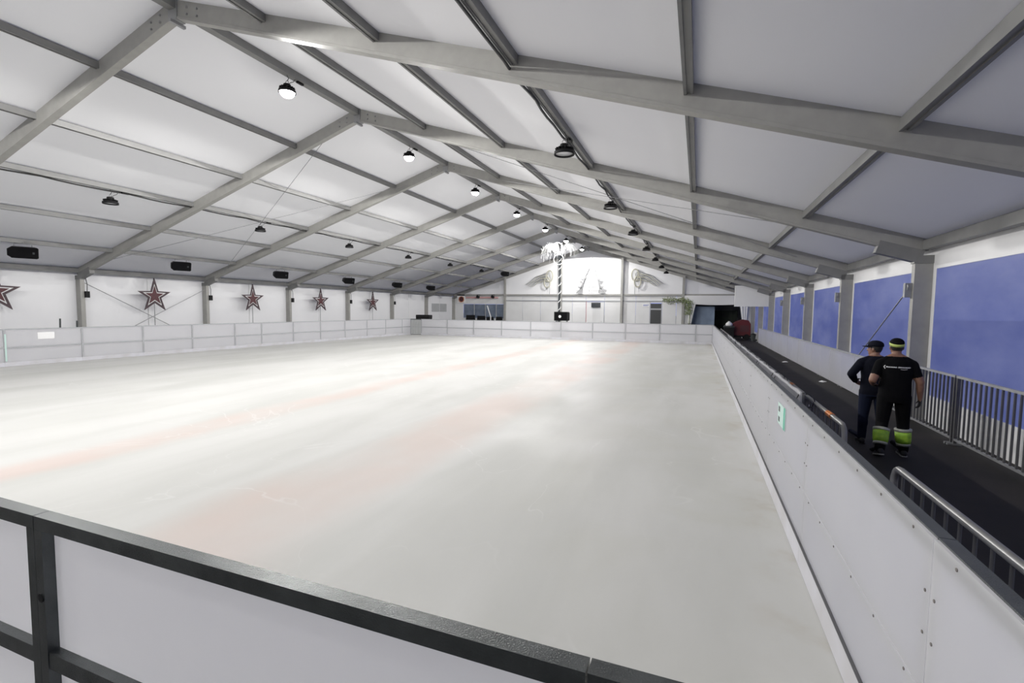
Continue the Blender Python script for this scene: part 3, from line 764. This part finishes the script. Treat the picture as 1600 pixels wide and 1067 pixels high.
for x, nm in ((-19.25, 'left'), (-17.75, 'right')):
    e = empty('spotlight', (x, g-.3, 3.12)); MB().lathe([(.10, -.16), (.13, .0), (.13, .14), (.09, .18)], n=14).build('can', 'black', e).matrix_local = Matrix.Rotation(PI/2.4, 4, 'X')
    MB().tube([(-.15, 0, 0), (-.15, .06, .22), (.15, .06, .22), (.15, 0, 0)], .015).build('yoke', 'black', e)
    MB().tube([(0, .06, .22), (0, .2, .22)], .02).build('arm', 'black', e)
    tag(e, 'black spotlight over the pinkish valance, nearer the %s' % ('round sign' if nm == 'left' else 'gable post'), 'spotlight', 'spotlights above the blue windows')
for i, (x, wd, h) in enumerate(((-19.9, 1.0, 1.42), (-18.8, .9, 1.36), (-17.9, .8, 1.28), (-17.0, .7, 1.30))):
    e = empty('folding_chair_stack', (x, g-.7, 0))
    MB().box(-wd/2, wd/2, -.2, .2, .42, .47).build('seat', 'black', e)
    MB().plate([(-wd/2, .8), (wd/2, .8), (wd/2-.06, h), (-wd/2+.06, h)], .16, .20).build('backrest', 'black', e)
    for sx in (-1, 1):
        MB().box(sx*wd/2-.02, sx*wd/2+.02, .16, .2, 0, .8).build('leg', 'steel', e); MB().box(sx*wd/2-.02, sx*wd/2+.02, -.2, -.16, 0, .42).build('leg', 'steel', e)
    e.name = 'black_bench'
    tag(e, 'black high-backed bench under the blue windows, %s from the round sign' % ORD[i], 'bench', 'benches under the blue windows')
e = empty('white_pole', (-17.6, g-1.1, 0)); MB().tube([(0, 0, 0), (0, 0, 1.3), (-.35, 0, 2.3)], .05).build('pole', 'white_paint', e); MB().lathe([(.2, 0), (.2, .03), (.06, .05)]).build('base', 'white_paint', e)
tag(e, 'bent white pole in front of the blue windows', 'pole')
for i, (y, z) in enumerate(((9.63, 1.52), (10.1, 1.44))):
    e = empty('pole', (-20, y, 0)); MB().tube([(0, 0, 0), (.0, .05, z)], .025, 6).build('shaft', 'steel', e); MB().lathe([(.1, 0), (.1, .02)]).build('base', 'steel', e)
    tag(e, 'thin dark %s stick showing over the star-wall barrier' % ('taller' if i == 0 else 'shorter'), 'stick')

# hanging white box above the walkway
e = empty('hanging_box_sign', (2.92, 31.9, 2.33)); tag(e, 'plain white box sign hung over the end of the walkway', 'box sign')
MB().box(-.92, .92, 0, .35, 0, 1.22).build('box', 'white_paint', e)
for x in (-.8, .8): MB().tube([(x, .18, 1.22), (x, .18, roofz(2.92+x)+FT-2.33)], .012).build('hanger', 'zinc', e)
for x0, x1, z0, z1 in ((-.93, .93, 1.21, 1.235), (-.93, .93, -.012, .012)): MB().box(x0, x1, -.01, .36, z0, z1).build('edge_trim', 'partition', e)

# curtains at the opening
def curtain(x, wd, lean, label):
    e = empty('curtain', (x, GY-.25, 0)); n = 24; vs = []
    for j in range(9):
        z = 2.55*j/8; k = .45+.55*abs(z-1.0)/1.55 if z > 1.0 else .45+.25*(1-z)
        for i in range(n+1):
            u = i/n; vs.append((wd*(u-.5)*k+lean*(z/2.55), .05*math.sin(u*6*PI)*(.4+.6*k), z))
    fs = [(j*(n+1)+i, j*(n+1)+i+1, (j+1)*(n+1)+i+1, (j+1)*(n+1)+i) for j in range(8) for i in range(n)]
    MB().add(vs, fs).build('drape', 'wall_fabric', e, True)
    MB().tube(arc((lean*.4, 0, 1.02), wd*.26, 0, 2*PI, 12, (1,0,0), (0,.35,0))[:-1], .03, 5, closed=True).build('tie_back', 'zinc', e)
    tag(e, label, 'curtain', 'curtains at the gable opening')
curtain(-.75, .55, .25, 'white gathered curtain at the opening beside the greenery')
curtain(3.35, .6, -.12, 'white gathered curtain at the opening by the window wall')
# canopy fabric over the opening
vs = []; n = 20
for j in range(5):
    for i in range(n+1):
        u = i/n; v = j/4; vs.append((-1.2+4.9*u, GY-.22-.05*math.sin(u*9)*v, 3.25-v*(.62+.12*math.sin(PI*u))))
o = MB().add(vs, [(j*(n+1)+i, j*(n+1)+i+1, (j+1)*(n+1)+i+1, (j+1)*(n+1)+i) for j in range(4) for i in range(n)]).build('swag_drape', 'wall_fabric', smooth=True)
tag(o, 'white sagging drape across the top of the gable opening', 'drape')
# greenery garland
e = empty('greenery_garland', (-1.1, GY-.4, 0)); tag(e, 'yellow green artificial garland around the gable post by the opening', 'garland')
MB().tube([(-1.6, .06, 2.95), (-.6, .06, 2.9), (.1, 0, 2.9), (.35, 0, 2.6), (.45, 0, 2.0), (.4, 0, .02)], .03, 6).build('stem', 'leaf', e)
m = MB()
for k in range(420):
    s = random.random()
    if s < .45: c = Vector((-1.6+1.9*random.random(), random.uniform(-.1, .05), 2.85+random.gauss(0, .13)))
    else: c = Vector((.32+random.gauss(0, .14), random.uniform(-.12, .05), random.uniform(1.75, 2.85)))
    d = Vector((random.gauss(0, 1), random.gauss(0, .5), random.gauss(0, 1))).normalized()*.11; q = d.cross(Vector((0, 1, .3))).normalized()*.035
    m.add([c, c+d*.5+q, c+d, c+d*.5-q], [(0, 1, 2, 3)])
m.build('leaves', 'leaf', e)['kind'] = 'stuff'
# annex contents
e = empty('blue_screen_panel', (.35, GY+.8, 0)); MB().box(-.95, .85, 0, .05, .12, 2.4).build('sheet', 'blue_tarp', e)
for x in (-.9, .8): MB().box(x-.03, x+.03, -.2, .25, 0, .12).build('foot', 'steel', e)
tag(e, 'tall blue grey panel standing beyond the gable opening', 'panel')
e = empty('storage_container', (2.0, GY+5.2, 0)); MB().box(-1.1, 1.1, -.8, .8, .1, 2.1).build('body', 'dark_green', e)
for i in range(9): MB().box(-1.0+i*.24, -.9+i*.24, -.84, -.8, .2, 2.0).build('rib', 'dark_green', e)
MB().box(-1.05, 1.05, -.7, .7, 0, .1).build('skid', 'black', e)
tag(e, 'dark green ribbed container beyond the gable opening', 'container')
# red cart
e = empty('utility_cart', (2.75, 38.4, 0)); tag(e, 'dark red cart with rounded cover parked at the end of the walkway', 'cart')
prof = [(-.72, .32), (.70, .32), (.74, .5), (.72, 1.15), (.58, 1.40), (.20, 1.46), (-.20, 1.30), (-.55, 1.05), (-.74, .9)]
MB().plate(prof, -.5, .5).build('body', 'red_paint', e)
MB().plate([(-.76, .22), (.74, .22), (.74, .33), (-.76, .33)], -.53, .53).build('chassis', 'black', e)
for x in (-.48, .48):
    for y in (-.46, .46): MB().lathe([(.05, -.06), (.2, -.06), (.22, 0), (.2, .06), (.05, .06)], n=16).build('wheel', 'black', e).matrix_local = Matrix.Translation((x, y, .22)) @ Matrix.Rotation(PI/2, 4, 'X')
MB().tube([(-.74, -.3, .85), (-.95, -.3, 1.0), (-.95, .3, 1.0), (-.74, .3, .85)], .02).build('handle', 'zinc', e)
MB().box(.05, .6, -.51, -.50, .6, 1.05).build('side_panel', 'maroon', e)
e2 = MB().lathe([(.05, 0), (.2, .02), (.24, .12), (.17, .24), (.06, .30), (.1, .34)], n=14).build('white_bag', 'paper', smooth=True, loc=(2.05, 37.6, .98)); tag(e2, 'white tied bag on a dark crate beside the red cart', 'bag')
e = empty('dark_crate', (2.05, 37.6, 0)); MB().box(-.32, .32, -.25, .25, .0, .93).build('body', 'black', e); MB().box(-.35, .35, -.28, .28, .9, .98).build('lid', 'steel', e)
tag(e, 'tall dark crate carrying a white bag beside the red cart', 'crate')
e = empty('waste_bin', (3.55, 36.8, 0)); MB().lathe([(.13, 0), (.17, .4), (.18, .45)], n=16).build('tub', 'steel', e); MB().lathe([(.19, .451), (.19, .48), (.05, .53)], n=16).build('lid', 'black', e)
tag(e, 'low dark waste bin by the window wall near the red cart', 'bin')

# ================================================================== PEOPLE
def ell(c, rx, ry, n=20, e=1.0):
    out = []
    for k in range(n):
        a = 2*PI*k/n; ca, sa = math.cos(a), math.sin(a)
        out.append((c[0]+rx*math.copysign(abs(ca)**e, ca), c[1]+ry*math.copysign(abs(sa)**e, sa), c[2]))
    return out
def ball(m, c, rx, ry, rz, n=12, k=8):
    m.loft([ell((c[0], c[1], c[2]+rz*math.sin(-PI/2+PI*(i+.5)/k)), rx*math.cos(-PI/2+PI*(i+.5)/k), ry*math.cos(-PI/2+PI*(i+.5)/k), n) for i in range(k)])
def limb(m, pts, rad, n=12):
    """tapered rounded tube through joints"""
    P = [Vector(p) for p in pts]; path = []; rr = []
    d0 = (P[0]-P[1]).normalized(); d1 = (P[-1]-P[-2]).normalized()
    for a in (.85, .55): path.append(P[0]+d0*rad[0]*a); rr.append(rad[0]*math.sqrt(1-a*a))
    for i in range(len(P)):
        path.append(P[i]); rr.append(rad[i])
        if i < len(P)-1:
            path.append((P[i]+P[i+1])/2); rr.append((rad[i]+rad[i+1])/2)
    for a in (.55, .85): path.append(P[-1]+d1*rad[-1]*a); rr.append(rad[-1]*math.sqrt(1-a*a))
    m.tube([tuple(p) for p in path], rr, n)
def hand(m, wrist, fwd, palm_n, thumb_side, curl=.6, s=1.0):
    """palm + four fingers + thumb; fwd: finger direction, palm_n: palm facing direction"""
    f = Vector(fwd).normalized(); p = Vector(palm_n); p = (p-f*p.dot(f)).normalized(); sd = Vector(thumb_side); sd = (sd-f*sd.dot(f)-p*sd.dot(p)).normalized(); w_ = Vector(wrist)
    rings = []
    for t_, hw, ht in ((-.01, .024, .019), (.02, .032, .017), (.055, .040, .016), (.085, .039, .014), (.095, .034, .010)):
        c = w_+f*t_*s; rings.append([tuple(c+sd*(hw*s*math.cos(2*PI*k/12))+p*(ht*s*math.sin(2*PI*k/12))) for k in range(12)])
    m.loft(rings)
    for j, (off, L) in enumerate(((.030, .070), (.010, .078), (-.010, .072), (-.029, .057))):
        b = w_+f*.086*s+sd*off*s; pts = [b]; d = f.copy(); ang = 0
        for q, fr in enumerate((.45, .32, .23)):
            ang += curl*(.55+.25*q); d = f*math.cos(ang)+p*math.sin(ang); pts.append(pts[-1]+d*L*fr*s)
        limb(m, pts, [.0092*s, .0088*s, .008*s, .007*s], 8)
    b = w_+f*.025*s+sd*.030*s; d1 = (f*.7+sd*.62+p*.25).normalized(); d2 = (f*.9+sd*.15+p*.45).normalized()
    limb(m, [b, b+d1*.035*s, b+d1*.035*s+d2*.028*s, b+d1*.035*s+d2*.028*s+(f*.9+p*.55).normalized()*.02*s], [.013*s, .0105*s, .0095*s, .008*s], 8)

def remesh(m, name, voxel, mats):
    me = m.mesh('raw', mats[0]); ob = bpy.data.objects.new('raw', me); C.objects.link(ob)
    md = ob.modifiers.new('r', 'REMESH'); md.mode = 'VOXEL'; md.voxel_size = voxel; md.use_smooth_shade = True
    s2 = ob.modifiers.new('s', 'SMOOTH'); s2.factor = .5; s2.iterations = 4
    dg = bpy.context.evaluated_depsgraph_get(); new = bpy.data.meshes.new_from_object(ob.evaluated_get(dg)); new.name = name
    bpy.data.objects.remove(ob); new.materials.clear()
    for q in mats: new.materials.append(MAT[q])
    return new
def seg_dist(p, a, b):
    ab = b-a; t_ = max(0, min(1, (p-a).dot(ab)/max(1e-9, ab.length_squared))); return (p-(a+ab*t_)).length, t_

def person(P, loc, rz, label):
    """P holds joints: hips, knees, ankles, shoulders, elbows, wrists (L,R), head yaw"""
    t = empty('person', loc, rz); m = MB()
    V = Vector
    # trunk
    tz = P['trunk']
    m.loft([ell((c[0], c[1], c[2]), rx, ry, 24, .88) for c, rx, ry in tz])
    # legs
    for sd in (0, 1):
        limb(m, [P['hip'][sd], P['knee'][sd], P['ankle'][sd]], P['legr'])
        k = V(P['knee'][sd]); a = V(P['ankle'][sd]); c = k.lerp(a, .33)+V((0, -.012, 0)); ball(m, c, P['legr'][1]*.98, P['legr'][1]*1.02, .12)
        # shoulders and arms
        limb(m, [(V(P['head'])*1)+V(((-1, 1)[sd]*.035, -.03, -.135)), V(P['sho'][sd])+V((0, 0, .0))], [.05, P['armr'][0]*.97])
        limb(m, [P['sho'][sd], P['elb'][sd]], P['armr'][:2]); limb(m, [P['elb'][sd], V(P['elb'][sd]).lerp(V(P['wri'][sd]), .35), P['wri'][sd]], [P['armr'][2], P['armr'][2]*1.04, P['armr'][3]])
        h = P['hand'][sd]; hand(m, P['wri'][sd], h[0], h[1], h[2], h[3])
        # foot inside the shoe
        f = P['foot'][sd]; limb(m, [P['ankle'][sd], V(P['ankle'][sd])+V(f)*.6+V((0, 0, -.045))], [.04, .034])
    # neck, head
    hc = V(P['head']); limb(m, [hc+V((0, -.03, -.20)), hc+V((0, -.012, -.07))], [.062, .055])
    R = Matrix.Rotation(P['hyaw'], 3, 'Z'); hm = MB()
    hm.loft([ell((0, y, z), rx, ry, 20) for z, y, rx, ry in ((-.118, .035, .028, .030), (-.105, .030, .045, .05), (-.075, .018, .058, .074), (-.04, .008, .066, .086), (0, 0, .072, .094), (.04, -.004, .074, .096), (.075, -.006, .068, .088), (.10, -.006, .05, .066), (.116, -.006, .02, .03))])
    limb(hm, [(0, .088, .005), (0, .108, -.028)], [.009, .014]); ball(hm, (0, .085, .022), .045, .014, .010)
    ball(hm, (0, .082, -.062), .024, .012, .007); ball(hm, (0, .078, -.074), .021, .012, .007); ball(hm, (0, .068, -.098), .022, .018, .016)
    for sx in (-1, 1): ball(hm, (sx*.075, -.005, -.012), .010, .020, .031)
    m.add([tuple(hc+R @ V(v)) for v in hm.v], hm.f)
    mats = P['mats']      # upper, lower, skin, hair, hand
    me = remesh(m, 'body', .0085, mats)
    bones = []
    for sd in (0, 1):
        bones += [('arm', V(P['sho'][sd]), V(P['elb'][sd])), ('fore', V(P['elb'][sd]), V(P['wri'][sd])), ('hand', V(P['wri'][sd])+V(P['hand'][sd][0]).normalized()*.03, V(P['wri'][sd])+V(P['hand'][sd][0]).normalized()*.16),
                  ('leg', V(P['hip'][sd]), V(P['knee'][sd])), ('leg', V(P['knee'][sd]), V(P['ankle'][sd]))]
    for p in me.polygons:
        c = p.center; best = None
        if c.z > P['neckz'] and abs(c.x-hc.x) < .13:
            l = R.inverted() @ (c-hc); mi = 2
            if (l.z > -.05 and l.y < .03 and abs(l.x) < .0785 and not (l.y > -.03 and l.z < -.02)) or l.z > .055: mi = 3
            p.material_index = mi; continue
        dt = abs(c.x)*.9 if .8 < c.z < 1.36 else 9
        for n_, a, b in bones:
            d, s = seg_dist(c, a, b)
            r_ = {'arm': .055, 'fore': .045, 'hand': .03, 'leg': .08}[n_]
            if best is None or d/r_ < best[0]: best = (d/r_, n_, s)
        inside_trunk = abs(c.x) < .175 and c.z > P['hemz']
        k = best[1]
        if c.z < P['hemz'] and k == 'leg': mi = 1
        elif k == 'hand' and best[0] < 2.2: mi = 4
        elif k == 'fore' and best[0] < 1.6: mi = P['fore_mat']
        elif k == 'arm' and best[0] < 1.6: mi = 0 if (best[2] < P['sleeve'] or inside_trunk and best[0] > 1.3) else P['fore_mat']
        else: mi = 0 if c.z >= P['hemz'] else 1
        p.material_index = mi
    body = link('body', me, t)
    # eyes
    for sx in (-1, 1):
        em = MB(); ball(em, (0, 0, 0), .011, .008, .007); em.build('eye', 'print', t, True, loc=tuple(hc+R @ V((sx*.031, .083, .003))))
    # shoes
    for sd in (0, 1):
        a = V(P['ankle'][sd]); f = V(P['foot'][sd]); fl = f.normalized(); sdv = fl.cross(V((0, 0, 1))).normalized(); upv = sdv.cross(fl)
        sh = empty_part = None
        rings = []
        for s, hw, hb, ht in ((-.075, .026, -.082, -.035), (-.06, .036, -.088, -.002), (-.01, .040, -.088, .02), (.05, .042, -.088, .0), (.11, .048, -.088, -.03), (.16, .046, -.088, -.045), (.195, .032, -.084, -.058), (.21, .014, -.078, -.066)):
            rings.append([tuple(a+fl*s+sdv*(hw*math.cos(q))+upv*((hb+ht)/2+(ht-hb)/2*math.sin(q))) for q in [2*PI*k/14 for k in range(14)]])
        so = MB().loft(rings).build('shoe', 'shoe', t, True)
        rings = []
        for s, hw in ((-.078, .022), (-.06, .039), (.0, .041), (.06, .043), (.12, .051), (.17, .046), (.205, .026)):
            rings.append([tuple(a+fl*s+sdv*x+upv*z) for x, z in ((-hw, -.092), (hw, -.092), (hw, -.074), (-hw, -.074))])
        MB().loft(rings).build('sole', 'sole' if P.get('pale_sole') else 'shoe', so)
    return t, body, hc, R

def band_on(parent, name, m_, a, b, r0, r1, n=18):
    a = Vector(a); b = Vector(b); mb = MB(); mb.tube([a, a.lerp(b, .33), a.lerp(b, .66), b], [r0, r0*.5+r1*.5+.004, r0*.4+r1*.6+.003, r1], n)
    return mb.build(name, m_, parent, True)
def cap_part(parent, hc, R, m_, brim_ang, brim=True, tilt=0):
    e = MB(); n = 22
    rings = [[tuple(hc+R @ Vector(q)) for q in ell((0, -.004, z), rx, ry, n)] for z, rx, ry in ((.034, .082, .104), (.06, .083, .105), (.085, .077, .098), (.108, .058, .076), (.122, .03, .042), (.126, .006, .008))]
    c = e.loft(rings).build('cap', m_, parent, True)
    if brim:
        Rb = Matrix.Rotation(brim_ang, 3, 'Z'); b = MB(); vs = []
        for j in range(9):
            a = PI*(j/8)
            x = .078*math.cos(a); vs += [(x, .085*math.sin(a)*.9+.01, .045), (x*1.0, .10*math.sin(a)+.075*math.sin(a)+.01, .030-.006*math.cos(a)**2), (x, .10*math.sin(a)+.075*math.sin(a)+.01, .024-.006*math.cos(a)**2), (x, .085*math.sin(a)*.9+.01, .037)]
        fs = [(j*4+k, j*4+(k+1) % 4, j*4+4+(k+1) % 4, j*4+4+k) for j in range(8) for k in range(4)]+[(0,1,2,3), (35,34,33,32)]
        b.add([tuple(hc+R @ Rb @ Vector(v)) for v in vs], fs).build('brim', m_, c, True)
    return c

# --- man in black T-shirt and hi-vis leg bands
hd = (0, .03, 1.535)
P2 = dict(trunk=[((0, 0, .76), .165, .12), ((0, 0, .84), .188, .135), ((0, 0, .95), .186, .135), ((0, 0, 1.06), .182, .132), ((0, .0, 1.17), .192, .130), ((0, .0, 1.27), .205, .122), ((0, -.005, 1.335), .165, .105), ((0, -.005, 1.372), .115, .085), ((0, 0, 1.40), .075, .068)],
    hip=[(-.095, 0, .84), (.095, 0, .84)], knee=[(-.125, -.015, .45), (.135, .07, .46)], ankle=[(-.165, -.165, .125), (.155, .06, .09)], legr=[.105, .076, .062],
    foot=[(.0, .95, -.25), (.03, 1, 0)], sho=[(-.185, -.005, 1.298), (.185, -.005, 1.298)], elb=[(-.275, -.09, 1.07), (.268, -.03, 1.065)], wri=[(-.225, .13, .985), (.295, .03, .835)],
    armr=[.064, .052, .045, .030], hand=[((.35, .9, -.1), (0, 0, -1), (1, 0, 0), .7), ((.04, .12, -1), (-1, .1, 0), (0, 1, 0), .55)],
    head=hd, hyaw=0, mats=['tee', 'trouser', 'skin', 'hair', 'glove'], neckz=1.405, hemz=.79, sleeve=.72, fore_mat=2, pale_sole=True)
t, body, hc, R = person(P2, (2.60, 8.19, 0), math.radians(-4), '')
tag(t, 'man in black T-shirt with hi-vis yellow leg bands walking away on walkway', 'person')
cap_part(t, hc, R, 'tee', 0, True)
hb = MB(); nn = 24
def hbr(z, rx, ry, dz): return [tuple(hc+Vector((rx*math.cos(2*PI*k/nn), -.004+ry*math.sin(2*PI*k/nn), z+dz*math.sin(2*PI*k/nn)))) for k in range(nn)]
hb.loft([hbr(.020, .084, .106, .022), hbr(.058, .0865, .1085, .022)]); hb.build('headband', 'hivis_pale', t, True)
for sd in (0, 1):
    k = Vector(P2['knee'][sd]); a = Vector(P2['ankle'][sd])
    band_on(t, 'reflective_band', 'reflective', k.lerp(a, .20), k.lerp(a, .32), .099, .097)
    band_on(t, 'hi_vis_band', 'hivis', k.lerp(a, .32), k.lerp(a, .76), .096, .084)
    band_on(t, 'trouser_cuff', 'reflective', k.lerp(a, .76), k.lerp(a, .86), .084, .078)
# white print across the shoulders, laid onto the cloth
bv = bvhtree.BVHTree.FromPolygons([v.co.copy() for v in body.data.vertices], [tuple(p.vertices) for p in body.data.polygons])
pm = MB()
def stroke(pts, wd):
    vs = []
    for i, (x, z) in enumerate(pts):
        a = pts[max(0, i-1)]; b = pts[min(len(pts)-1, i+1)]; dx, dz = b[0]-a[0], b[1]-a[1]; l = math.hypot(dx, dz) or 1; nx, nz = -dz/l*wd, dx/l*wd
        for sg in (-1, 1):
            xx, zz = x+sg*nx, z+sg*nz; hit = bv.ray_cast(Vector((xx, -1, zz)), Vector((0, 1, 0)))
            y = hit[0].y if hit[0] else -.13
            vs.append((xx, y-.004, zz))
    pm.add(vs, [(2*i, 2*i+1, 2*i+3, 2*i+2) for i in range(len(pts)-1)])
z0 = 1.262
stroke([(-.145, z0+.022), (-.158, z0), (-.145, z0-.026)], .004)
rs = random.Random(3)
for x0, x1, hgt in ((-.135, -.035, .020), (-.005, .125, .022)):
    x = x0
    while x < x1:
        wl_ = .012+.006*rs.random()
        stroke([(x, z0-hgt*.4), (x+wl_*.3, z0+hgt*.45), (x+wl_*.7, z0-hgt*.35), (x+wl_, z0+hgt*.3*rs.random())], .0035); x += wl_+.002
    stroke([(x0, z0+.006), (x1, z0+.0)], .003)
stroke([(.02, z0-.026), (.06, z0-.030), (.10, z0-.024)], .002)
pm.build('shirt_print', 'print', t)['label'] = 'illegible white lettering across the shoulders'

# --- man in dark jacket, peaked cap, elbow out
P1 = dict(trunk=[((0, 0, .74), .155, .118), ((0, 0, .82), .175, .132), ((0, 0, .92), .172, .130), ((0, 0, 1.03), .168, .126), ((0, .0, 1.13), .180, .126), ((0, .0, 1.22), .192, .118), ((0, -.005, 1.285), .155, .102), ((0, -.005, 1.322), .11, .085), ((0, 0, 1.352), .078, .07)],
    hip=[(-.088, 0, .81), (.088, 0, .81)], knee=[(-.10, .05, .44), (.105, -.02, .44)], ankle=[(-.11, .03, .09), (.11, -.17, .12)], legr=[.098, .07, .056],
    foot=[(-.02, 1, 0), (.02, .95, -.22)], sho=[(-.172, -.005, 1.25), (.172, -.005, 1.25)], elb=[(-.315, -.10, 1.075), (.235, -.06, 1.02)], wri=[(-.215, .12, .95), (.22, .10, .88)],
    armr=[.068, .058, .054, .040], hand=[((.55, .55, -.35), (.6, -.5, 0), (0, .3, 1), .7), ((-.1, .8, -.5), (-1, 0, 0), (0, 0, 1), .6)],
    head=(0, .03, 1.465), hyaw=math.radians(50), mats=['jacket', 'jeans', 'skin', 'hair', 'skin'], neckz=1.355, hemz=.77, sleeve=2, fore_mat=0)
t, body, hc, R = person(P1, (2.53, 8.80, 0), math.radians(-2), '')
tag(t, 'man in dark jacket, jeans and peaked cap with elbow out, walking alongside', 'person')
cap_part(t, hc, R, 'jacket', 0, True)
